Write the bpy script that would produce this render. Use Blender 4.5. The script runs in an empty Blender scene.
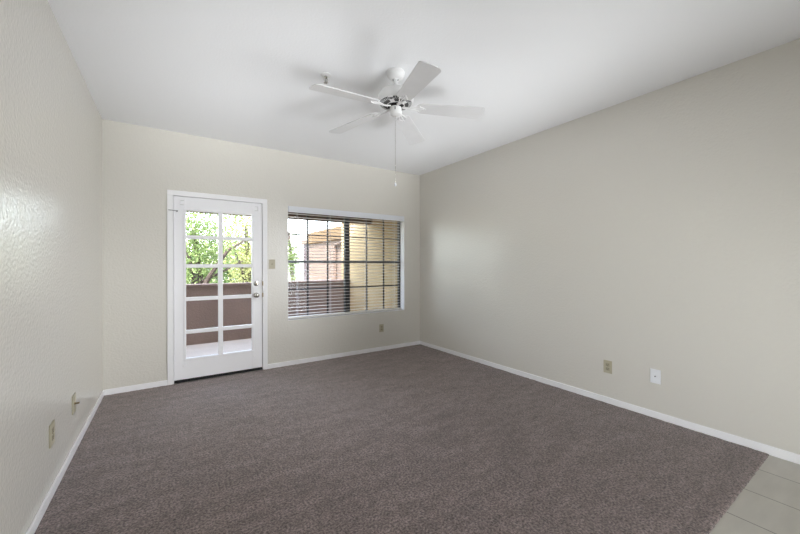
import bpy, bmesh, math, random
from mathutils import Vector, Matrix
random.seed(7)
C = bpy.context.scene.collection
PI = math.pi

# ------------------------------------------------------------------ camera
YAW, PITCH, ROLL = math.radians(33.7335), math.radians(0.0572), math.radians(-0.1501)
cam_d = bpy.data.cameras.new('camera')
cam_d.sensor_width = 36.0
cam_d.lens = 344.78 / 800 * 36
cam_d.shift_y = -2.45 / 800
cam_d.clip_start = 0.02
cam_d.clip_end = 300
cam = bpy.data.objects.new('camera', cam_d)
C.objects.link(cam)
_f = Vector((math.sin(YAW), math.cos(YAW), 0)); _r = Vector((math.cos(YAW), -math.sin(YAW), 0)); _u = Vector((0, 0, 1))
f2 = _f * math.cos(PITCH) + _u * math.sin(PITCH); u2 = _u * math.cos(PITCH) - _f * math.sin(PITCH)
r3 = _r * math.cos(ROLL) + u2 * math.sin(ROLL); u3 = u2 * math.cos(ROLL) - _r * math.sin(ROLL)
m = Matrix.Identity(4)
for i in range(3):
    m[i][0] = r3[i]; m[i][1] = u3[i]; m[i][2] = -f2[i]
m[2][3] = 1.287
cam.matrix_world = m
bpy.context.scene.camera = cam

# ------------------------------------------------------------------ world, sun, lamps, exposure
wd = bpy.data.worlds.new('sky'); bpy.context.scene.world = wd; wd.use_nodes = True
nt = wd.node_tree; nt.nodes.clear()
sky = nt.nodes.new('ShaderNodeTexSky'); sky.sky_type = 'NISHITA'; sky.sun_disc = False
sky.sun_elevation = math.radians(48); sky.sun_rotation = math.radians(208); sky.air_density = 1.0; sky.dust_density = 1.6
bgn = nt.nodes.new('ShaderNodeBackground'); bgn.inputs['Strength'].default_value = 2.1
wo = nt.nodes.new('ShaderNodeOutputWorld')
hs = nt.nodes.new('ShaderNodeHueSaturation'); hs.inputs['Saturation'].default_value = 0.55
nt.links.new(sky.outputs[0], hs.inputs['Color']); nt.links.new(hs.outputs[0], bgn.inputs[0]); nt.links.new(bgn.outputs[0], wo.inputs[0])

sun_d = bpy.data.lights.new('sun', 'SUN'); sun_d.energy = 15.0; sun_d.angle = math.radians(0.6); sun_d.color = (1, 0.95, 0.86)
sun = bpy.data.objects.new('sun', sun_d); C.objects.link(sun)
sun.rotation_euler = Vector((0.35, 0.65, -0.67)).to_track_quat('-Z', 'Y').to_euler()
sun.location = (-6, -8, 14)

def area(name, loc, direction, sx, sy, power, col=(1, 1, 1)):
    d = bpy.data.lights.new(name, 'AREA'); d.shape = 'RECTANGLE'; d.size = sx; d.size_y = sy; d.energy = power; d.color = col
    o = bpy.data.objects.new(name, d); C.objects.link(o); o.location = loc
    o.rotation_euler = Vector(direction).to_track_quat('-Z', 'Y').to_euler()
    return o
LC = (0.955, 0.98, 1.0)
def spot(name, loc, to, ang, power, rad=0.5):
    d = bpy.data.lights.new(name, 'SPOT'); d.energy = power; d.spot_size = math.radians(ang); d.spot_blend = 1.0; d.shadow_soft_size = rad; d.color = LC
    o = bpy.data.objects.new(name, d); C.objects.link(o); o.location = loc
    o.rotation_euler = (Vector(to) - Vector(loc)).to_track_quat('-Z', 'Y').to_euler()
area('rear_fill', (1.6, -2.45, 1.5), (0, 1, 0.06), 3.2, 1.9, 11, LC)  # added fill panel in front of the solid rear wall, no window there
# added fill spots behind and beside the camera, evening out ceiling, side walls and door
spot('fill_spot', (3.05, -0.7, 0.5), (1.4, 3.0, 2.74), 70, 330, 0.8)
spot('fill_spot', (3.0, -2.0, 0.8), (1.3, 1.2, 2.74), 84, 85, 0.6)
for x, dx in ((0.5, 0.1), (2.4, -0.1)):
    spot('fill_spot', (x, -0.7, 0.4), (x + dx, 3.0, 2.74), 36, 240, 0.7)
    spot('fill_spot', (x, -0.7, 0.4), (x - dx, 3.6, 2.74), 26, 430, 0.7)
spot('fill_spot', (3.0, -1.6, 0.5), (-0.555, 2.4, 0.6), 48, 350)
spot('fill_spot', (0.0, -1.8, 0.45), (3.385, 1.4, 0.9), 52, 330)
spot('fill_spot', (3.05, -0.7, 2.2), (0.4, 4.4, 0.4), 38, 370, 0.5)

vs = bpy.context.scene.view_settings
vs.view_transform = 'Standard'; vs.look = 'None'; vs.exposure = 0.13; vs.gamma = 1.0; vs.use_curve_mapping = False
bpy.context.scene.cycles.max_bounces = 14
bpy.context.scene.cycles.diffuse_bounces = 8
bpy.context.scene.cycles.transparent_max_bounces = 16
bpy.context.scene.cycles.use_denoising = True

# ------------------------------------------------------------------ helpers
def lin(c):
    return tuple(((x / 255) / 12.92 if x / 255 <= 0.04045 else ((x / 255 + 0.055) / 1.055) ** 2.4) for x in c)

def mat(name, rgb, rough=0.5, metal=0.0, spec=0.5, noise=None, bump=None, var=None, transl=0):
    """noise=(scale, amount) mottles the colour, bump=(scale, strength, distance) roughens the surface"""
    M = bpy.data.materials.new(name); M.use_nodes = True
    nt = M.node_tree; p = nt.nodes['Principled BSDF']
    c = lin(rgb)
    p.inputs['Base Color'].default_value = (*c, 1)
    p.inputs['Roughness'].default_value = rough; p.inputs['Metallic'].default_value = metal
    p.inputs['Specular IOR Level'].default_value = spec
    tc = nt.nodes.new('ShaderNodeTexCoord')
    if noise:
        n = nt.nodes.new('ShaderNodeTexNoise'); n.inputs['Scale'].default_value = noise[0]; n.inputs['Detail'].default_value = 4
        nt.links.new(tc.outputs['Object'], n.inputs['Vector'])
        r = nt.nodes.new('ShaderNodeValToRGB')
        a = noise[1]
        r.color_ramp.elements[0].color = (*[max(0, x * (1 - a)) for x in c], 1); r.color_ramp.elements[0].position = 0.3
        r.color_ramp.elements[1].color = (*[min(1, x * (1 + a)) for x in c], 1); r.color_ramp.elements[1].position = 0.7
        nt.links.new(n.outputs['Fac'], r.inputs[0]); nt.links.new(r.outputs[0], p.inputs['Base Color'])
    if bump:
        n = nt.nodes.new('ShaderNodeTexNoise'); n.inputs['Scale'].default_value = bump[0]; n.inputs['Detail'].default_value = 2
        nt.links.new(tc.outputs['Object'], n.inputs['Vector'])
        b = nt.nodes.new('ShaderNodeBump'); b.inputs['Strength'].default_value = bump[1]; b.inputs['Distance'].default_value = bump[2]
        nt.links.new(n.outputs['Fac'], b.inputs['Height']); nt.links.new(b.outputs[0], p.inputs['Normal'])
    return M

class MB:
    def __init__(s): s.bm = bmesh.new()
    def box(s, a, b, bev=0.0, seg=2):
        a, b = [min(x, y) for x, y in zip(a, b)], [max(x, y) for x, y in zip(a, b)]
        t = bmesh.new()
        r = bmesh.ops.create_cube(t, size=1)
        for v in t.verts:
            v.co = Vector([(a[i] + b[i]) / 2 + v.co[i] * (b[i] - a[i]) for i in range(3)])
        if bev > 0:
            bmesh.ops.bevel(t, geom=t.edges[:], offset=bev, segments=seg, affect='EDGES', profile=0.5)
        s._join(t); return s
    def _join(s, t):
        me = bpy.data.meshes.new('t'); t.to_mesh(me); t.free(); s.bm.from_mesh(me); bpy.data.meshes.remove(me)
    def lathe(s, prof, axis_o, axis=(0, 0, 1), seg=32, cap=True):
        ax = Vector(axis).normalized(); o = Vector(axis_o)
        q = ax.to_track_quat('Z', 'Y')
        rings = []
        for r, z in prof:
            if r < 1e-6:
                rings.append([s.bm.verts.new(o + q @ Vector((0, 0, z)))])
            else:
                rings.append([s.bm.verts.new(o + q @ Vector((r * math.cos(2 * PI * k / seg), r * math.sin(2 * PI * k / seg), z))) for k in range(seg)])
        for A, B in zip(rings, rings[1:]):
            for k in range(seg):
                k2 = (k + 1) % seg
                if len(A) == 1 and len(B) == 1: continue
                if len(A) == 1: s.bm.faces.new((A[0], B[k], B[k2]))
                elif len(B) == 1: s.bm.faces.new((A[k], A[k2], B[0]))
                else: s.bm.faces.new((A[k], A[k2], B[k2], B[k]))
        if cap:
            if len(rings[0]) > 1: s.bm.faces.new(rings[0])
            if len(rings[-1]) > 1: s.bm.faces.new(rings[-1])
        return s
    def tube(s, pts, rad, seg=8):
        pts = [Vector(p) for p in pts]
        if not isinstance(rad, (list, tuple)): rad = [rad] * len(pts)
        rings = []
        for i, p in enumerate(pts):
            d = (pts[min(i + 1, len(pts) - 1)] - pts[max(i - 1, 0)]).normalized()
            ref = Vector((0, 0, 1)) if abs(d.z) < 0.9 else Vector((1, 0, 0))
            u = d.cross(ref).normalized(); v = d.cross(u)
            rings.append([s.bm.verts.new(p + (u * math.cos(2 * PI * k / seg) + v * math.sin(2 * PI * k / seg)) * rad[i]) for k in range(seg)])
        for A, B in zip(rings, rings[1:]):
            for k in range(seg):
                s.bm.faces.new((A[k], A[(k + 1) % seg], B[(k + 1) % seg], B[k]))
        s.bm.faces.new(rings[0]); s.bm.faces.new(rings[-1])
        return s
    def prism(s, poly, ext):
        """closed polygon of 3-D points, extruded by the vector ext"""
        e = Vector(ext)
        A = [s.bm.verts.new(Vector(p)) for p in poly]; B = [s.bm.verts.new(Vector(p) + e) for p in poly]
        s.bm.faces.new(A); s.bm.faces.new(B[::-1])
        n = len(A)
        for k in range(n): s.bm.faces.new((A[k], B[k], B[(k + 1) % n], A[(k + 1) % n]))
        return s
    def build(s, name, material, root=None, parent=None, smooth=False):
        bmesh.ops.recalc_face_normals(s.bm, faces=s.bm.faces[:])
        me = bpy.data.meshes.new(name)
        if root is not None: bmesh.ops.translate(s.bm, verts=s.bm.verts[:], vec=-Vector(root.location))
        s.bm.to_mesh(me); s.bm.free()
        me.materials.append(material)
        o = bpy.data.objects.new(name, me); C.objects.link(o)
        if root is not None: o.parent = parent if parent is not None else root
        if smooth:
            for p in me.polygons: p.use_smooth = True
            try: me.set_sharp_from_angle(angle=math.radians(35))
            except Exception: pass
        return o

def tag(o, label=None, cat=None, group=None, kind=None):
    if label: o['label'] = label
    if cat: o['category'] = cat
    if group: o['group'] = group
    if kind: o['kind'] = kind
    return o
def thing(name, loc, label=None, cat=None, group=None, kind=None):
    o = bpy.data.objects.new(name, None); o.empty_display_size = 0.05; C.objects.link(o); o.location = loc
    return tag(o, label, cat, group, kind)
def struct(name, mb, material, label=None, smooth=False):
    return tag(mb.build(name, material, smooth=smooth), label=label, kind='structure')

# ------------------------------------------------------------------ materials
WALL = (219, 216, 208)
def wall_mat():
    M = mat('wall_paint', WALL, rough=0.24, spec=0.75)
    nt = M.node_tree; p = nt.nodes['Principled BSDF']; tc = nt.nodes.new('ShaderNodeTexCoord')
    n1 = nt.nodes.new('ShaderNodeTexNoise'); n1.inputs['Scale'].default_value = 75; n1.inputs['Detail'].default_value = 3
    n2 = nt.nodes.new('ShaderNodeTexVoronoi'); n2.inputs['Scale'].default_value = 60; n2.feature = 'SMOOTH_F1'
    nt.links.new(tc.outputs['Object'], n1.inputs['Vector']); nt.links.new(tc.outputs['Object'], n2.inputs['Vector'])
    a = nt.nodes.new('ShaderNodeMath'); a.operation = 'ADD'
    nt.links.new(n1.outputs['Fac'], a.inputs[0]); nt.links.new(n2.outputs['Distance'], a.inputs[1])
    b = nt.nodes.new('ShaderNodeBump'); b.inputs['Strength'].default_value = 0.45; b.inputs['Distance'].default_value = 0.003
    nt.links.new(a.outputs[0], b.inputs['Height']); nt.links.new(b.outputs[0], p.inputs['Normal'])
    return M
M_wall = wall_mat()
M_ceil = mat('ceiling_paint', (243, 244, 246), rough=0.7, spec=0.25, bump=(70, 0.35, 0.003))
M_trim = mat('white_trim_paint', (246, 246, 248), rough=0.35)
M_door = mat('white_door_paint', (247, 247, 250), rough=0.32, bump=(14, 0.05, 0.002))
M_fan = mat('white_fan_enamel', (232, 232, 232), rough=0.35)
M_blade = mat('white_fan_blade_laminate', (222, 222, 223), rough=0.42, noise=(9, 0.02))
M_vent = mat('dark_motor_vent', (88, 88, 88), rough=0.6, bump=(60, 0.3, 0.002))
M_black = mat('black_rubber', (14, 14, 15), rough=0.5)
M_chrome = mat('satin_nickel', (205, 203, 198), rough=0.22, metal=1.0)
M_brass = mat('antique_brass', (150, 135, 105), rough=0.3, metal=1.0)
M_beige = mat('beige_plastic', (182, 175, 152), rough=0.4)
M_beige_d = mat('beige_plastic_inset', (160, 153, 132), rough=0.45)
M_white = mat('white_plastic', (238, 240, 244), rough=0.35)
M_slot = mat('dark_slot', (30, 28, 26), rough=0.6)
M_bronze = mat('dark_bronze_aluminium', (34, 33, 36), rough=0.4, spec=0.5)
M_rail = mat('grey_aluminium', (98, 102, 108), rough=0.4, metal=0.2)
M_slat = mat('white_faux_wood_slat', (226, 224, 220), rough=0.35, noise=(20, 0.02))
M_val = mat('white_faux_wood_valance', (226, 229, 235), rough=0.4)
M_stucco = mat('tan_stucco', (170, 150, 116), rough=0.9, spec=0.2, noise=(3, 0.06), bump=(45, 0.6, 0.01))
M_stucco_p = mat('pinkish_stucco', (115, 100, 91), rough=0.9, spec=0.2, noise=(2, 0.05), bump=(40, 0.6, 0.01))
M_stucco_l = mat('lavender_grey_stucco', (83, 74, 77), rough=0.9, spec=0.2, noise=(2, 0.05), bump=(40, 0.5, 0.01))
M_orange = mat('ochre_fascia_stucco', (105, 86, 64), rough=0.9, spec=0.2, noise=(2, 0.05))
M_par = mat('brown_stucco', (140, 121, 112), rough=0.9, spec=0.2, noise=(2.5, 0.08), bump=(45, 0.6, 0.01))
M_cap = mat('parapet_cap', (129, 109, 100), rough=0.85, noise=(5, 0.06))
M_conc = mat('pale_concrete', (200, 190, 180), rough=0.8, noise=(4, 0.07), bump=(60, 0.3, 0.004))
M_wood = mat('dark_brown_timber', (91, 70, 54), rough=0.7, noise=(12, 0.15), bump=(25, 0.3, 0.004))
M_pipe = mat('brown_painted_pipe', (88, 72, 63), rough=0.6)
M_ground = mat('dry_gravel', (150, 138, 120), rough=0.95, noise=(6, 0.2), bump=(20, 0.6, 0.02))
M_bark = mat('grey_brown_bark', (59, 50, 46), rough=0.9, noise=(15, 0.25), bump=(30, 0.8, 0.01))
M_roof = mat('grey_flat_roof', (150, 145, 140), rough=0.9, noise=(4, 0.1))

def tile_mat():
    M = mat('grey_porcelain_tile', (176, 173, 164), rough=0.38)
    nt = M.node_tree; p = nt.nodes['Principled BSDF']; tc = nt.nodes.new('ShaderNodeTexCoord')
    mp = nt.nodes.new('ShaderNodeMapping')
    mp.inputs['Location'].default_value = (0.262, -0.25, 0)
    nt.links.new(tc.outputs['Object'], mp.inputs['Vector'])
    br = nt.nodes.new('ShaderNodeTexBrick'); br.offset = 0.0; br.squash = 1.0
    br.inputs['Scale'].default_value = 1.0; br.inputs['Brick Width'].default_value = 0.335; br.inputs['Row Height'].default_value = 0.335
    br.inputs['Mortar Size'].default_value = 0.0032; br.inputs['Mortar Smooth'].default_value = 0.1; br.inputs['Bias'].default_value = 0
    br.inputs['Color1'].default_value = (*lin((200, 196, 187)), 1); br.inputs['Color2'].default_value = (*lin((195, 191, 182)), 1)
    br.inputs['Mortar'].default_value = (*lin((126, 121, 114)), 1)
    nt.links.new(mp.outputs[0], br.inputs['Vector'])
    n = nt.nodes.new('ShaderNodeTexNoise'); n.inputs['Scale'].default_value = 7; n.inputs['Detail'].default_value = 5
    mp2 = nt.nodes.new('ShaderNodeMapping'); mp2.inputs['Scale'].default_value = (0.6, 2.2, 1)
    nt.links.new(tc.outputs['Object'], mp2.inputs['Vector']); nt.links.new(mp2.outputs[0], n.inputs['Vector'])
    mr = nt.nodes.new('ShaderNodeMapRange'); mr.inputs['To Min'].default_value = 0.84; mr.inputs['To Max'].default_value = 1.14
    nt.links.new(n.outputs['Fac'], mr.inputs['Value'])
    mx = nt.nodes.new('ShaderNodeVectorMath'); mx.operation = 'SCALE'
    nt.links.new(br.outputs['Color'], mx.inputs[0]); nt.links.new(mr.outputs[0], mx.inputs['Scale'])
    nt.links.new(mx.outputs[0], p.inputs['Base Color'])
    b = nt.nodes.new('ShaderNodeBump'); b.inputs['Strength'].default_value = 0.6; b.inputs['Distance'].default_value = 0.003; b.invert = True
    nt.links.new(br.outputs['Fac'], b.inputs['Height']); nt.links.new(b.outputs[0], p.inputs['Normal'])
    return M
M_tile = tile_mat()

def carpet_mat():
    M = mat('grey_brown_carpet', (128, 116, 114), rough=0.95, spec=0.1)
    nt = M.node_tree; p = nt.nodes['Principled BSDF']; tc = nt.nodes.new('ShaderNodeTexCoord')
    p.inputs['Sheen Weight'].default_value = 0.3; p.inputs['Sheen Roughness'].default_value = 0.5
    # yarn-scale fleck, brushed patches
    n1 = nt.nodes.new('ShaderNodeTexNoise'); n1.inputs['Scale'].default_value = 86; n1.inputs['Detail'].default_value = 3; n1.inputs['Roughness'].default_value = 0.7
    n3 = nt.nodes.new('ShaderNodeTexNoise'); n3.inputs['Scale'].default_value = 20; n3.inputs['Detail'].default_value = 3
    mp = nt.nodes.new('ShaderNodeMapping'); mp.inputs['Scale'].default_value = (1.0, 2.6, 1); mp.inputs['Rotation'].default_value = (0, 0, 0.35)
    n2 = nt.nodes.new('ShaderNodeTexNoise'); n2.inputs['Scale'].default_value = 3.2; n2.inputs['Detail'].default_value = 4
    nt.links.new(tc.outputs['Object'], n1.inputs['Vector']); nt.links.new(tc.outputs['Object'], n3.inputs['Vector'])
    nt.links.new(tc.outputs['Object'], mp.inputs['Vector']); nt.links.new(mp.outputs[0], n2.inputs['Vector'])
    def rng(src, lo, hi, a=0.3, b=0.7):
        r = nt.nodes.new('ShaderNodeMapRange'); r.inputs['From Min'].default_value = a; r.inputs['From Max'].default_value = b
        r.inputs['To Min'].default_value = lo; r.inputs['To Max'].default_value = hi
        nt.links.new(src, r.inputs['Value']); return r.outputs[0]
    def mul(x, y):
        k = nt.nodes.new('ShaderNodeMath'); k.operation = 'MULTIPLY'; nt.links.new(x, k.inputs[0]); nt.links.new(y, k.inputs[1]); return k.outputs[0]
    f = mul(mul(rng(n1.outputs['Fac'], 0.40, 1.60, 0.37, 0.63), rng(n3.outputs['Fac'], 0.86, 1.14, 0.36, 0.64)), rng(n2.outputs['Fac'], 0.84, 1.16))
    sc = nt.nodes.new('ShaderNodeVectorMath'); sc.operation = 'SCALE'
    sc.inputs[0].default_value = lin((129, 115, 112)); nt.links.new(f, sc.inputs['Scale'])
    nt.links.new(sc.outputs[0], p.inputs['Base Color'])
    b = nt.nodes.new('ShaderNodeBump'); b.inputs['Strength'].default_value = 0.7; b.inputs['Distance'].default_value = 0.008
    nt.links.new(n1.outputs['Fac'], b.inputs['Height']); nt.links.new(b.outputs[0], p.inputs['Normal'])
    return M
M_carpet = carpet_mat()

def glass_mat():
    M = bpy.data.materials.new('clear_glass'); M.use_nodes = True
    nt = M.node_tree; nt.nodes.clear()
    t = nt.nodes.new('ShaderNodeBsdfTransparent'); t.inputs[0].default_value = (0.96, 0.97, 0.97, 1)
    g = nt.nodes.new('ShaderNodeBsdfGlossy'); g.inputs['Roughness'].default_value = 0.02
    fr = nt.nodes.new('ShaderNodeFresnel'); fr.inputs[0].default_value = 1.18
    mx = nt.nodes.new('ShaderNodeMixShader'); o = nt.nodes.new('ShaderNodeOutputMaterial')
    nt.links.new(fr.outputs[0], mx.inputs[0]); nt.links.new(t.outputs[0], mx.inputs[1]); nt.links.new(g.outputs[0], mx.inputs[2])
    nt.links.new(mx.outputs[0], o.inputs[0]); return M
M_glass = glass_mat()

def leaf_mat(name, rgb):
    M = mat(name, rgb, rough=0.5, noise=(2.3, 0.35))
    nt = M.node_tree; p = nt.nodes['Principled BSDF']; out = nt.nodes['Material Output']
    tl = nt.nodes.new('ShaderNodeBsdfTranslucent'); tl.inputs[0].default_value = (*[min(1, x * 1.3) for x in lin(rgb)], 1)
    mx = nt.nodes.new('ShaderNodeMixShader'); mx.inputs[0].default_value = 0.45
    nt.links.new(p.outputs[0], mx.inputs[1]); nt.links.new(tl.outputs[0], mx.inputs[2]); nt.links.new(mx.outputs[0], out.inputs[0])
    return M

# ------------------------------------------------------------------ room shell
XL, XR, YB, H, YR = -0.555, 3.385, 4.485, 2.743, -2.6
T = 0.19                                            # back wall thickness
struct('floor', MB().box((XL - 0.15, YR - 0.15, -0.2), (XR + 0.15, YB + T, -0.009)), M_tile)
struct('ceiling', MB().box((XL - 0.15, YR - 0.15, H), (XR + 0.15, YB + T, H + 0.2)), M_ceil)
struct('wall_left', MB().box((XL - 0.15, YR - 0.15, -0.009), (XL, YB + T, H)), M_wall)
struct('wall_right', MB().box((XR, YR - 0.15, -0.009), (XR + 0.15, YB + T, H)), M_wall)
struct('wall_rear', MB().box((XL, YR - 0.15, -0.009), (XR, YR, H)), M_wall)
# openings in the back wall
DX0, DX1, DZ1 = 0.010, 0.975, 2.072                 # door rough opening
WX0, WX1, WZ0, WZ1 = 1.264, 3.077, 0.577, 2.052     # window opening
w = MB()
w.box((XL, YB, -0.009), (DX0, YB + T, H)); w.box((DX0, YB, DZ1), (DX1, YB + T, H)); w.box((DX1, YB, -0.009), (WX0, YB + T, H))
w.box((WX0, YB, -0.009), (WX1, YB + T, WZ0)); w.box((WX0, YB, WZ1), (WX1, YB + T, H)); w.box((WX1, YB, -0.009), (XR, YB + T, H))
struct('wall_back', w, M_wall)

# carpet slab with a rolled front edge
CY0 = 0.555
def carpet_mesh():
    mb = MB(); bm = mb.bm
    xs = [XL + 0.012 + (XR - XL - 0.024) * i / 240 for i in range(241)]
    ys = [0, 0.004, 0.010, 0.02] + [0.02 + (YB - CY0 - 0.035) * (j / 150) for j in range(1, 151)]
    rnd = random.Random(3)
    rows = []
    for j, dy in enumerate(ys):
        row = []
        for x in xs:
            z = 0.0 if j > 2 else (-0.010, -0.004, -0.001)[j]
            jx = rnd.uniform(-0.0015, 0.0015) if j < 2 else 0
            row.append(bm.verts.new((x, CY0 + dy + jx, z + rnd.uniform(-0.0015, 0.0015))))
        rows.append(row)
    for A, B in zip(rows, rows[1:]):
        for k in range(len(A) - 1): bm.faces.new((A[k], A[k + 1], B[k + 1], B[k]))
    return mb
car = carpet_mesh().build('carpet', M_carpet, smooth=True)
tag(car, 'grey-brown cut-pile carpet covering the room floor up to the tile strip', 'carpet', kind='structure')

# baseboards: flat board with a rounded top edge
BH, BT = 0.055, 0.011
def board(name, a, b):
    struct(name, MB().box(a, b, 0.004, 2), M_trim)
board('baseboard_left', (XL, YR, -0.008), (XL + BT, YB, BH))
board('baseboard_right', (XR - BT, YR, -0.008), (XR, YB, BH))
board('baseboard_back', (XL + BT, YB - BT, -0.008), (-0.024, YB, BH))
board('baseboard_back', (1.009, YB - BT, -0.008), (XR - BT, YB, BH))

# door casing
cs = MB()
cs.box((-0.023, YB - 0.016, -0.004), (0.034, YB, 2.0488), 0.003); cs.box((0.951, YB - 0.016, -0.004), (1.008, YB, 2.0488), 0.003)
cs.box((-0.023, YB - 0.016, 2.049), (1.008, YB, 2.104), 0.003)
cs.box((0.010, YB, -0.004), (0.034, YB + T, 2.049)); cs.box((0.951, YB, -0.004), (0.975, YB + T, 2.049)); cs.box((0.010, YB, 2.049), (0.975, YB + T, 2.072))
cs.box((0.034, YB + 0.049, -0.004), (0.050, YB + 0.075, 2.049)); cs.box((0.935, YB + 0.049, -0.004), (0.951, YB + 0.075, 2.049)); cs.box((0.050, YB + 0.049, 2.033), (0.935, YB + 0.075, 2.049))
struct('trim_1', cs, M_trim)

# ------------------------------------------------------------------ door
SX0, SX1, SZ0, SZ1 = 0.0375, 0.9475, 0.031, 2.045
GX0, GX1, GZ0, GZ1 = 0.150, 0.832, 0.256, 1.897
DY0, DY1 = YB + 0.004, YB + 0.048
door = thing('door_1', (0.4925, YB, 0.0), 'white ten-pane glazed door leading to the balcony', 'door', kind='structure')
d = MB()
d.box((SX0, DY0, SZ0), (GX0, DY1, SZ1), 0.002); d.box((GX1, DY0, SZ0), (SX1, DY1, SZ1), 0.002)
d.box((GX0, DY0, SZ0), (GX1, DY1, GZ0)); d.box((GX0, DY0, GZ1), (GX1, DY1, SZ1))
d.build('door_slab', M_door, door)
fr = MB()
b_ = 0.022
for a, b in (((GX0 - b_, GZ0), (GX0, GZ1)), ((GX1, GZ0), (GX1 + b_, GZ1)), ((GX0 - b_, GZ0 - b_), (GX1 + b_, GZ0)), ((GX0 - b_, GZ1), (GX1 + b_, GZ1 + b_))):
    fr.box((a[0], DY0 - 0.009, a[1]), (b[0], DY0 + 0.002, b[1]), 0.003)
fr.build('glazing_bead', M_door, door)
mu = MB()
mu.box((0.467, DY0 - 0.004, GZ0), (0.515, DY1 - 0.004, GZ1), 0.004)
for z in (1.604, 1.281, 0.912, 0.548):
    for xa, xb in ((GX0, 0.467), (0.515, GX1)): mu.box((xa, DY0 - 0.003, z - 0.02), (xb, DY1 - 0.005, z + 0.02), 0.003)
mu.build('muntin_grid', M_door, door)
gp = MB().box((GX0, YB + 0.024, GZ0), (GX1, YB + 0.028, GZ1)).build('glass_pane', M_glass, door)
MB().box((SX0, DY0 + 0.001, 0.001), (SX1, DY1, 0.0305)).build('door_sweep', M_black, door)
# dead bolt and knob
def rosette(name, z, prof, m_, x=0.879):
    return MB().lathe(prof, (x, DY0, z), (0, -1, 0), 28).build(name, m_, door, smooth=True)
db = rosette('deadbolt', 1.064, [(0.030, 0.0), (0.031, 0.004), (0.028, 0.011), (0.017, 0.014), (0.0, 0.014)], M_chrome)
tag(db, 'satin metal deadbolt')
MB().box((0.873, DY0 - 0.032, 1.050), (0.885, DY0 - 0.013, 1.078), 0.003).build('thumb_turn', M_brass, door, db)
kn = rosette('door_knob', 0.922, [(0.031, 0.0), (0.031, 0.004), (0.014, 0.010), (0.012, 0.030), (0.022, 0.038), (0.028, 0.050), (0.027, 0.060), (0.018, 0.067), (0.0, 0.069)], M_chrome)
tag(kn, 'satin metal round door knob')
for z in (1.064, 0.922):
    MB().box((0.9485, YB - 0.0175, z - 0.026), (0.9575, YB + 0.003, z + 0.026), 0.001).build('strike_plate', M_brass, door)
for z in (1.80, 1.02, 0.26):
    MB().lathe([(0.0055, -0.045), (0.0055, 0.045), (0.003, 0.05), (0, 0.05)], (0.0355, YB - 0.017, z), (0, 0, 1), 12).build('hinge', M_door, door, smooth=True)
hp = MB().tube([(-0.012, YB - 0.021, 1.886), (0.020, YB - 0.030, 1.884), (0.036, YB - 0.034, 1.882), (0.066, YB - 0.028, 1.879)], 0.0032, 8)
hp.lathe([(0.008, 0), (0.008, 0.012), (0, 0.012)], (0.066, YB - 0.018, 1.879), (0, -1, 0), 12)
tag(hp.build('hinge_stop', M_rail, door), 'grey metal hinge-pin stop')
# leftovers of a removed door blind: two open box brackets on top, two hold-down clips below
for x, s in ((0.113, 1), (0.884, -1)):
    b = MB(); z = 1.978
    b.box((x - 0.015 * s, DY0 - 0.028, z - 0.025), (x - 0.0135 * s, DY0, z + 0.025))
    b.box((x - 0.015 * s, DY0 - 0.028, z + 0.0235), (x + 0.018 * s, DY0, z + 0.025)); b.box((x - 0.015 * s, DY0 - 0.028, z - 0.025), (x + 0.018 * s, DY0, z - 0.0235))
    b.box((x - 0.015 * s, DY0 - 0.0015, z - 0.025), (x + 0.018 * s, DY0, z + 0.025))
    b.build('blind_bracket', M_trim, door)
for x in (0.123, 0.852):
    b = MB(); z = 0.180
    b.box((x - 0.009, DY0 - 0.003, z - 0.010), (x + 0.009, DY0, z + 0.010), 0.001); b.tube([(x, DY0, z), (x, DY0 - 0.014, z), (x + 0.004, DY0 - 0.016, z)], 0.003)
    b.build('hold_down_clip', M_trim, door)
struct('trim_2', MB().box((0.034, YB + 0.05, -0.004), (0.951, YB + T, 0.018), 0.004), M_rail)

# ------------------------------------------------------------------ window
win = thing('window_1', (2.149, YB + 0.12, WZ0), 'dark-framed twin window with small panes behind the open blinds', 'window', kind='structure')
FY0, FY1 = YB + 0.115, YB + 0.165
def bars(lst, y0, y1):
    b = MB()
    for x0, z0, x1, z1 in lst: b.box((x0, y0, z0), (x1, y1, z1), 0.002, 1)
    return b
e = 0.024
bars([(WX0, WZ0, WX0 + e, WZ1), (WX1 - e, WZ0, WX1, WZ1), (WX0 + e, WZ0, WX1 - e, WZ0 + e), (WX0 + e, WZ1 - e, WX1 - e, WZ1)], FY0, FY1).build('window_frame', M_bronze, win)
bars([(2.112, WZ0 + e, 2.186, WZ1 - e)], FY0 - 0.006, FY1).build('mullion', M_bronze, win)
for x0, x1, ms in ((WX0 + e, 2.112, (1.569, 1.857)), (2.186, WX1 - e, (2.479, 2.778))):
    tag(bars([(x0, 1.316, x1, 1.352)], FY0 - 0.004, FY1 - 0.006).build('meeting_rail', M_rail, win), 'grey aluminium meeting rail')
    for z0, z1, zm in ((1.352, WZ1 - e, 1.700), (WZ0 + e, 1.316, 0.961)):
        g = [(x - 0.010, z0, x + 0.010, z1) for x in ms] + [(x0, zm - 0.009, x1, zm + 0.009)]
        s_ = bars(g, FY0 + 0.016, FY1 - 0.016).build('sash_grid', M_bronze, win)
        MB().box((x0, FY0 + 0.026, z0), (x1, FY0 + 0.030, z1)).build('glass_pane', M_glass, win, s_)
for x in (1.50, 1.62, 2.42, 2.92):
    MB().box((x - 0.02, FY0 - 0.016, 1.338), (x + 0.02, FY0 - 0.004, 1.354), 0.003).build('sash_latch', M_rail, win)
rv = MB()
rv.box((WX1 - 0.002, YB + 0.001, WZ0), (WX1, FY0, WZ1)); rv.box((WX0, YB + 0.001, WZ0), (WX0 + 0.002, FY0, WZ1))
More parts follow.
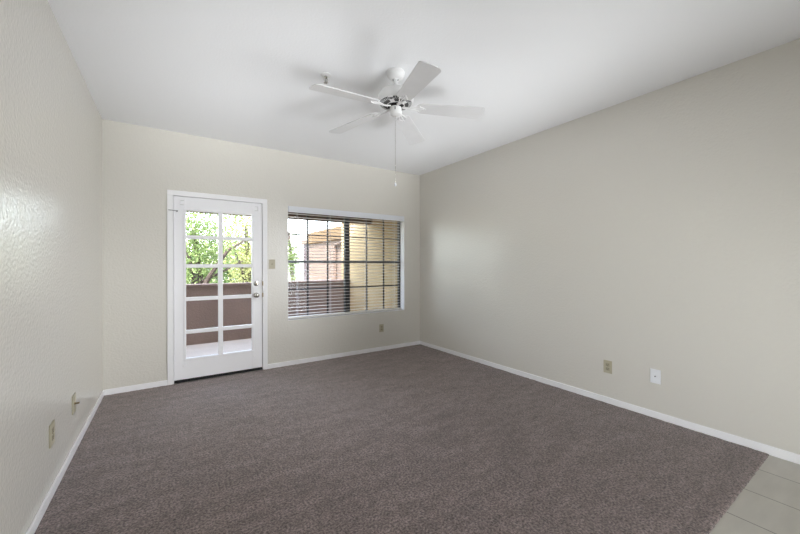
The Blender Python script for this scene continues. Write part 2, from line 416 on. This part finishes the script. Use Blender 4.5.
rv.box((WX0, YB - 0.002, WZ0 - 0.002), (WX1, FY0, WZ0 + 0.004)); rv.box((WX0, YB + 0.001, WZ1 - 0.002), (WX1, FY0, WZ1))
struct('trim_3', rv, M_trim)

# blinds inside the reveal
bl = thing('window_blind', (2.17, YB + 0.055, WZ0 + 0.004), 'white horizontal two-inch slat blind hanging open in the window', 'blind')
MB().box((WX0 + 0.004, YB - 0.010, 1.972), (WX1 - 0.004, YB + 0.004, 2.050), 0.003).build('valance', M_val, bl)
MB().box((WX0 + 0.006, YB + 0.02, 2.0), (WX1 - 0.008, YB + 0.085, 2.045), 0.003).build('head_rail', M_val, bl)
n_sl = 31; z0s, z1s = 0.643, 1.962
sl = MB()
BX0, BX1, BYC = WX0 + 0.006, 3.050, YB + 0.058
for i in range(n_sl):
    z = z0s + (z1s - z0s) * i / (n_sl - 1)
    tilt = math.radians(-4 + random.uniform(-1.2, 1.2)); zz = z + random.uniform(-0.0015, 0.0015)
    pts = []
    for k in range(7):
        u = -0.025 + 0.05 * k / 6
        h = 0.0022 * (1 - (u / 0.025) ** 2)
        pts.append((u, h))
    top = [(u, h + 0.0013) for u, h in pts]; bot = [(u, h - 0.0013) for u, h in pts][::-1]
    poly = [(BX0, BYC + u * math.cos(tilt) - h * math.sin(tilt), zz + u * math.sin(tilt) + h * math.cos(tilt)) for u, h in top + bot]
    sl.prism(poly, (BX1 - BX0, 0, 0))
sl.build('slats', M_slat, bl)
MB().box((BX0, BYC - 0.026, 0.586), (BX1, BYC + 0.026, 0.612), 0.004).build('bottom_rail', M_slat, bl)
for x in (1.40, 1.86, 2.42, 2.92):
    c = MB()
    for y in (BYC - 0.028, BYC + 0.028): c.tube([(x, y, 0.60), (x, y, 2.0)], 0.0012, 6)
    c.tube([(x + 0.006, BYC, 0.60), (x + 0.006, BYC, 2.0)], 0.001, 6)
    c.build('ladder_cord', M_val, bl)

# ------------------------------------------------------------------ ceiling fan
FX, FY = 1.42, 2.18
fan = thing('ceiling_fan', (FX, FY, H), 'white five-blade ceiling fan with a hanging pull chain', 'ceiling fan')
o = (FX, FY, 0)
MB().lathe([(0.0, H), (0.066, H), (0.069, H - 0.006), (0.068, H - 0.022), (0.060, H - 0.040), (0.044, H - 0.053), (0.028, H - 0.058), (0.0, H - 0.058)], o, seg=40, cap=False).build('canopy', M_fan, fan, smooth=True)
rod = MB().lathe([(0.022, H - 0.056), (0.024, H - 0.066), (0.018, H - 0.076), (0.0125, H - 0.080), (0.0125, 2.632), (0.026, 2.630), (0.028, 2.606), (0.0, 2.606)], o, seg=24).build('downrod', M_fan, fan, smooth=True)
for k in range(2):
    a = math.radians(-123 - 50 + 100 * k)
    p0 = Vector((FX, FY, H - 0.068)); dr = Vector((math.cos(a), math.sin(a), 0))
    MB().tube([p0 + dr * 0.019, p0 + dr * 0.027], 0.004, 8).build('set_screw', M_slot, fan, rod)
MB().lathe([(0.0, 2.622), (0.03, 2.620), (0.075, 2.610), (0.112, 2.590), (0.131, 2.562), (0.135, 2.535), (0.133, 2.515), (0.126, 2.506), (0.0, 2.508)], o, seg=56, cap=False).build('motor_housing', M_fan, fan, smooth=True)
# vented underside, dark behind a scrolled white grille
MB().lathe([(0.0, 2.5075), (0.122, 2.5055), (0.118, 2.499), (0.072, 2.490), (0.0, 2.490)], o, seg=56, cap=False).build('vent_plate', M_vent, fan, smooth=True)
gr = MB()
for k in range(5):
    a0 = math.radians(3 + 72 * k)
    A = [(FX + r * math.cos(a0 + t), FY + r * math.sin(a0 + t), z) for r, t, z in ((0.060, -.26, 2.4865), (0.124, -.15, 2.5005), (0.124, .15, 2.5005), (0.060, .26, 2.4865))]
    gr.prism(A, (0, 0, 0.006))
    for j in range(1, 10):
        aa = a0 + math.radians(72 * j / 10)
        if j in (1, 9): continue
        gr.tube([(FX + 0.098 * math.cos(aa), FY + 0.098 * math.sin(aa), 2.4945), (FX + 0.124 * math.cos(aa + .05), FY + 0.124 * math.sin(aa + .05), 2.500)], 0.0016, 6)
ring = [(FX + 0.066 * math.cos(t * PI / 24), FY + 0.066 * math.sin(t * PI / 24), 2.488) for t in range(49)]
gr.tube(ring, 0.003, 6)
gr.build('vent_grille', M_fan, fan)
MB().lathe([(0.060, 2.490), (0.060, 2.478), (0.052, 2.474), (0.0, 2.474)], o, seg=40).build('flywheel', M_black, fan, smooth=True)
sw = MB().lathe([(0.040, 2.476), (0.045, 2.470), (0.046, 2.432), (0.042, 2.420), (0.030, 2.412), (0.010, 2.409), (0.0, 2.409)], o, seg=40).build('switch_housing', M_fan, fan, smooth=True)
a = math.radians(-128); dr = Vector((math.cos(a), math.sin(a), 0)); p0 = Vector((FX, FY, 2.452))
MB().box((-0.0025, -0.0475, -0.010), (0.0025, -0.044, 0.010))
rs = MB(); rs.tube([p0 + dr * 0.0465 + Vector((0, 0, -.010)), p0 + dr * 0.0465 + Vector((0, 0, .010))], 0.003, 6)
rs.build('reverse_switch', M_slot, fan, sw)
ZB = 2.478
def blade(ang):
    a = math.radians(ang); er = Vector((math.cos(a), math.sin(a), 0)); ec = Vector((math.sin(a), -math.cos(a), 0))   # ec = clockwise side
    eh = er; er = (er - Vector((0, 0, 0.074))).normalized()
    pit = math.radians(11)
    wv = ec * math.cos(pit) + Vector((0, 0, 1)) * math.sin(pit); nv = er.cross(wv).normalized()
    if nv.z < 0: nv = -nv
    o = Vector((FX, FY, ZB))
    out = []
    hw = lambda t: 0.050 + 0.017 * t
    r0, r1 = 0.155, 0.665
    # outline: rounded root, slightly flared sides, tip with rounded corners
    N = 10
    for k in range(N + 1):
        th = PI / 2 + PI * k / N
        out.append((r0 + 0.045 + 0.045 * math.cos(th), 0.050 * math.sin(th)))
    out = [(x, y) for x, y in out]
    L = []
    L += [(r0 + 0.045 + 0.045 * math.cos(PI / 2 + PI * k / N), 0.056 * math.sin(PI / 2 + PI * k / N)) for k in range(N + 1)]
    c = 0.030
    for k in range(7):
        th = -PI / 2 + PI / 2 * k / 6; L.append((r1 - c + c * math.cos(th), -0.074 + c + c * math.sin(th)))
    L.append((r1 + 0.005, 0))
    for k in range(7):
        th = PI / 2 * k / 6; L.append((r1 - c + c * math.cos(th), 0.074 - c + c * math.sin(th)))
    P = [o + er * x + wv * y for x, y in L]
    mb = MB().prism(P, nv * 0.006)
    bl_ = mb.build('blade', M_blade, fan)
    am = MB()
    s0 = Vector((FX, FY, 2.476)) + eh * 0.050
    for sgn in (-1, 1):
        q1 = Vector((FX, FY, 2.464)) + eh * 0.100 + wv * 0.009 * sgn; q2 = o + er * 0.140 + wv * 0.016 * sgn - nv * 0.002; q3 = o + er * 0.180 + wv * 0.028 * sgn - nv * 0.002; q4 = o + er * 0.215 + wv * 0.010 * sgn - nv * 0.002
        am.tube([s0 + wv * 0.006 * sgn, q1, q2, q3, q4], [0.005, 0.0045, 0.004, 0.004, 0.0035], 8)
    am.tube([s0, Vector((FX, FY, 2.464)) + eh * 0.095, o + er * 0.14 - nv * 0.002, o + er * 0.18 - nv * 0.002, o + er * 0.225 - nv * 0.002], [0.006, 0.005, 0.004, 0.004, 0.0035], 8)
    am.build('blade_arm', M_fan, fan, bl_, smooth=True)
    for x, y in ((0.180, 0.030), (0.180, -0.030), (0.223, 0.0)):
        c0 = o + er * x + wv * y - nv * 0.0005
        MB().lathe([(0.007, 0.0), (0.006, 0.003), (0.003, 0.005), (0, 0.005)], c0, -nv, 12).build('screw', M_fan, fan, bl_, smooth=True)
for k in range(5): blade(-33 + 72 * k)
cx, cy = FX - 0.008, FY - 0.006
ch = MB(); z = 2.41
ch.tube([(cx, cy, 2.412), (cx, cy, 1.905)], 0.0013, 6)
while z > 1.91:
    ch.lathe([(0, 0.0022), (0.0020, 0.0008), (0.0020, -0.0008), (0, -0.0022)], (cx, cy, z), seg=6, cap=False); z -= 0.0065
chn = ch.build('pull_chain', M_chrome, fan)
MB().lathe([(0.0, 1.908), (0.003, 1.906), (0.006, 1.900), (0.0085, 1.892), (0.0085, 1.886), (0.005, 1.880), (0.0, 1.878)], (cx, cy, 0), seg=16, cap=False).build('chain_fob', M_white, fan, chn, smooth=True)

# ------------------------------------------------------------------ fire sprinkler
px, py = 0.997, 2.508
sp = thing('fire_sprinkler', (px, py, H), 'small pendent fire sprinkler head on the ceiling, left of the fan', 'sprinkler')
MB().lathe([(0.0, H), (0.040, H), (0.040, H - 0.004), (0.030, H - 0.009), (0.014, H - 0.010), (0.0, H - 0.010)], (px, py, 0), seg=32, cap=False).build('escutcheon', M_fan, sp, smooth=True)
b = MB().lathe([(0.012, H - 0.008), (0.012, H - 0.022), (0.008, H - 0.026), (0.0, H - 0.026)], (px, py, 0), seg=16)
for s in (-1, 1): b.tube([(px + 0.009 * s, py, H - 0.022), (px + 0.015 * s, py, H - 0.035), (px + 0.011 * s, py, H - 0.048), (px, py, H - 0.056)], 0.0028, 8)
b.build('frame_arms', M_chrome, sp, smooth=True)
tag(MB().tube([(px, py, H - 0.024), (px, py, H - 0.054)], 0.0035, 8).build('glass_bulb', M_slot, sp), 'dark heat bulb')
dfl = MB().lathe([(0.0, H - 0.055), (0.006, H - 0.055), (0.006, H - 0.058), (0.0, H - 0.058)], (px, py, 0), seg=16, cap=False)
for k in range(10):
    a = 2 * PI * k / 10
    dfl.prism([(px + r * math.cos(a + t), py + r * math.sin(a + t), H - 0.058) for r, t in ((0.004, -.3), (0.017, -.2), (0.017, .2), (0.004, .3))], (0, 0, -0.0015))
dfl.build('deflector', M_chrome, sp)

# ------------------------------------------------------------------ wall plates
def plate_frame(wall, u, z):
    """maps (across, out, up) at a plate on a wall to world"""
    if wall == 'back': return lambda a, b, c: (u + a, YB - b, z + c)
    if wall == 'right': return lambda a, b, c: (XR - b, u - a, z + c)
    return lambda a, b, c: (XL + b, u + a, z + c)
def pbox(mb, F, a, b, bev=0): mb.box(F(*a), F(*b), bev); return mb
def outward(wall): return {'back': (0, -1, 0), 'right': (-1, 0, 0), 'left': (1, 0, 0)}[wall]
PW, PH = 0.0375, 0.059
JW, JH = 0.047, 0.063
def outlet(wall, u, z, label):
    F = plate_frame(wall, u, z); t = thing('wall_outlet', F(0, 0, 0), label, 'outlet', 'beige duplex outlets')
    pbox(MB(), F, (-(JW if wall == 'left' else PW), 0, -(JH if wall == 'left' else PH)), (JW if wall == 'left' else PW, 0.006, JH if wall == 'left' else PH), 0.0025).build('cover_plate', M_beige, t)
    for s in (-1, 1):
        r = pbox(MB(), F, (-0.017, 0.005, s * 0.0195 - 0.0145), (0.017, 0.0085, s * 0.0195 + 0.0145), 0.0016).build('socket', M_beige_d, t)
        sl = MB()
        for a in (-0.0065, 0.0065): pbox(sl, F, (a - 0.0012, 0.0080, s * 0.0195 - 0.002), (a + 0.0012, 0.0088, s * 0.0195 + 0.007))
        sl.lathe([(0.0025, 0), (0.0025, 0.0006), (0, 0.0006)], F(0, 0.0083, s * 0.0195 - 0.0075), outward(wall), 10)
        sl.build('slots', M_slot, t, r)
    MB().lathe([(0.0035, 0), (0.003, 0.0012), (0, 0.0012)], F(0, 0.0058, 0), outward(wall), 12).build('screw', M_beige_d, t)
    return t
outlet('back', 2.654, 0.335, 'beige duplex outlet on the back wall, under the window')
outlet('right', 1.594, 0.336, 'beige duplex outlet on the right wall, left of a white jack plate')
outlet('left', 2.70, 0.343, 'beige duplex outlet on the left wall, nearer one of two plates')

def jack(wall, u, z, label, mp, mj, stub):
    F = plate_frame(wall, u, z); t = thing('jack_plate', F(0, 0, 0), label, 'wall plate')
    pbox(MB(), F, (-(JW if wall == 'left' else PW), 0, -(JH if wall == 'left' else PH)), (JW if wall == 'left' else PW, 0.006, JH if wall == 'left' else PH), 0.0025).build('cover_plate', mp, t)
    if stub:
        MB().lathe([(0.0085, 0), (0.0085, 0.004), (0.0055, 0.004), (0.0055, 0.026), (0.0, 0.026)], F(0, 0.006, 0), outward(wall), 12).build('coax_connector', mj, t, smooth=True)
    else:
        MB().lathe([(0.011, 0), (0.010, 0.002), (0.0, 0.002)], F(0, 0.006, 0), outward(wall), 16).build('jack_boss', mp, t)
        MB().lathe([(0.0048, 0), (0.0048, 0.004), (0.0, 0.004)], F(0, 0.0075, 0), outward(wall), 12).build('jack_socket', mj, t)
    for s in (-1, 1):
        MB().lathe([(0.0035, 0), (0.003, 0.0012), (0, 0.0012)], F(0, 0.0058, s * 0.042), outward(wall), 12).build('screw', mp, t)
jack('right', 1.216, 0.348, 'white jack plate with a dark centre hole on the right wall', M_white, M_slot, False)
jack('left', 3.235, 0.335, 'beige cable plate with a protruding connector on the left wall', M_beige, M_brass, True)

F = plate_frame('back', 1.066, 1.300)
t = thing('light_switch', F(0, 0, 0), 'beige toggle light switch on the wall between door and window', 'light switch')
pbox(MB(), F, (-PW, 0, -PH), (PW, 0.006, PH), 0.0025).build('cover_plate', M_beige, t)
tg = pbox(MB(), F, (-0.005, 0.004, -0.012), (0.005, 0.0075, 0.012), 0.0008)
tg.tube([F(0, 0.006, 0.001), F(0, 0.018, 0.008)], [0.0045, 0.0035], 8)
tg.build('toggle', M_beige_d, t)
for s in (-1, 1): MB().lathe([(0.0035, 0), (0.003, 0.0012), (0, 0.0012)], F(0, 0.0058, s * 0.030), outward('back'), 12).build('screw', M_beige_d, t)

# ------------------------------------------------------------------ balcony
BY0 = YB + T
PYI = 6.72                                           # inner face of the parapet
struct('balcony_floor', MB().box((-1.9, BY0, -0.25), (3.35, PYI + 0.2, -0.04)), M_conc)
par = MB().box((-1.9, PYI, -0.04), (3.2, PYI + 0.18, 0.925))
struct('balcony_parapet', par, M_par)
struct('parapet_cap', MB().box((-1.93, PYI - 0.025, 0.925), (3.2, PYI + 0.205, 0.968), 0.008), M_cap)
struct('balcony_side_wall', MB().box((3.2, BY0, -0.25), (3.42, 7.15, 2.75)), M_stucco)
struct('balcony_side_wall', MB().box((-2.1, BY0, -0.25), (-1.9, 7.15, 2.75)), M_stucco)  # unseen left side, added at full height to keep sun off the parapet
struct('sun_block_wall', MB().box((-2.1, YB, -0.25), (XL - 0.15, BY0, 2.95)), M_stucco)  # unseen wall added to stop sun slipping past the house onto the balcony
struct('balcony_ceiling', MB().box((-1.9, BY0, 2.46), (3.2, 5.9, 2.62)), M_wood)
bm_ = MB().box((-1.9, 5.76, 2.065), (3.2, 5.9, 2.46), 0.006)
struct('balcony_beam', bm_, M_wood)
struct('ground', MB().box((-40, 7.0, -3.3), (50, 70, -3.1)), M_ground)

# ------------------------------------------------------------------ neighbouring buildings
nb = thing('stucco_building', (4.6, 9.5, -3.1), 'tan and pinkish stucco building beyond the balcony, seen through the window', 'building')
MB().box((4.2, 7.4, -3.1), (8.5, 12.2, 2.05)).build('wall', M_stucco_p, nb)
tag(MB().box((4.12, 7.35, 2.05), (8.6, 12.28, 2.42), 0.01).build('fascia', M_orange, nb), 'ochre parapet band')
MB().box((4.16, 7.4, 2.42), (8.5, 12.2, 2.44)).build('roof', M_roof, nb)
pp = MB().tube([(4.14, 8.55, 1.97), (4.13, 9.1, 1.96), (4.13, 9.62, 1.90), (4.13, 9.70, 1.80), (4.13, 9.70, -3.0)], 0.045, 10)
tag(pp.build('downspout', M_pipe, nb), 'brown downspout with an elbow at the top')
nc = thing('building_wing', (5.2, 13.6, -3.1), 'lavender-grey building wing behind the stucco building', 'building')
MB().box((4.55, 13.2, -3.1), (9.0, 13.9, 2.15)).build('wall', M_stucco_l, nc)
MB().box((4.48, 13.12, 2.15), (9.1, 14.0, 2.30), 0.01).build('roof_edge', M_stucco_p, nc)

# ------------------------------------------------------------------ trees
def tree(x, y, hgt, crown, nleaf, leafm, label, seed, lsize=0.055, branches=()):
    R = random.Random(seed)
    t = thing('leafy_tree', (x, y, -3.1), label, 'tree', 'trees beyond the balcony')
    tr = MB(); top = Vector((x + R.uniform(-.3, .3), y, hgt))
    tr.tube([(x, y, -3.12), (x + R.uniform(-.1, .1), y, -1.5), (x + R.uniform(-.2, .2), y, 0.2), top], [0.16, 0.13, 0.11, 0.05], 10)
    tk = tr.build('trunk', M_bark, t, smooth=True)
    for pts, rr in branches:
        MB().tube(pts, [rr * (1 - 0.75 * k / (len(pts) - 1)) for k in range(len(pts))], 8).build('branch', M_bark, t, tk, smooth=True)
    mb = MB(); bm = mb.bm
    clumps = [(Vector((R.gauss(0, 1), R.gauss(0, 1), R.gauss(0, 1)))) for _ in range(46)]
    clumps = [c.normalized() * R.uniform(0.25, 1.0) for c in clumps]
    cc, cr = Vector(crown[0]), Vector(crown[1])
    for i in range(nleaf):
        c = R.choice(clumps)
        v = c + Vector((R.gauss(0, .17), R.gauss(0, .17), R.gauss(0, .17)))
        p = cc + Vector((v.x * cr.x, v.y * cr.y, v.z * cr.z))
        s = lsize * R.uniform(0.6, 1.35)
        q = Vector((R.gauss(0, 1), R.gauss(0, 1), R.gauss(0, 1) - .4)).normalized()
        side = q.cross(Vector((R.gauss(0, 1), R.gauss(0, 1), R.gauss(0, 1)))).normalized(); nn = q.cross(side)
        A = [p, p + q * s * .5 + side * s * .38 + nn * s * .06, p + q * s * 1.25, p + q * s * .5 - side * s * .38 + nn * s * .06]
        bm.faces.new([bm.verts.new(a_) for a_ in A])
    fo = mb.build('foliage', leafm, t)
    return t
L1 = leaf_mat('fresh_green_leaf', (114, 132, 81)); L2 = leaf_mat('yellow_green_leaf', (144, 149, 97)); L3 = leaf_mat('deep_green_leaf', (72, 96, 51))
tree(0.5, 9.6, 2.2, ((0.55, 9.6, 1.9), (1.05, 0.85, 1.7)), 8500, L1, 'leafy green tree at left beyond the balcony, seen through the door', 11,
     branches=[([(0.5, 9.5, 0.3), (0.75, 9.2, 1.0), (1.15, 9.0, 1.65), (1.6, 8.9, 1.95)], 0.075), ([(0.5, 9.5, 0.6), (0.4, 9.3, 1.4), (0.1, 9.2, 2.2)], 0.06), ([(0.6, 9.5, 0.9), (1.0, 9.3, 1.1), (1.5, 9.2, 1.4)], 0.045)])
tree(2.1, 12.2, 2.6, ((2.1, 12.2, 2.1), (0.85, 0.85, 1.8)), 8000, L2, 'pale yellow-green tree at right beyond the balcony, seen through the door', 12,
     branches=[([(2.1, 12.1, 0.2), (1.9, 11.8, 1.2), (1.5, 11.5, 2.0)], 0.07), ([(2.1, 12.1, 0.8), (2.4, 11.9, 1.6), (2.7, 11.8, 2.2)], 0.06)])
tree(4.6, 15.7, 2.8, ((4.6, 15.7, 1.7), (0.55, 0.5, 1.7)), 4200, L1, 'slim green tree beside the stucco building, seen through the window', 13)
tree(1.0, 19.5, 1.2, ((1.2, 19.5, 0.9), (4.2, 1.2, 1.5)), 9500, L3, 'wide dark green tree farthest behind the others', 14, lsize=0.12)
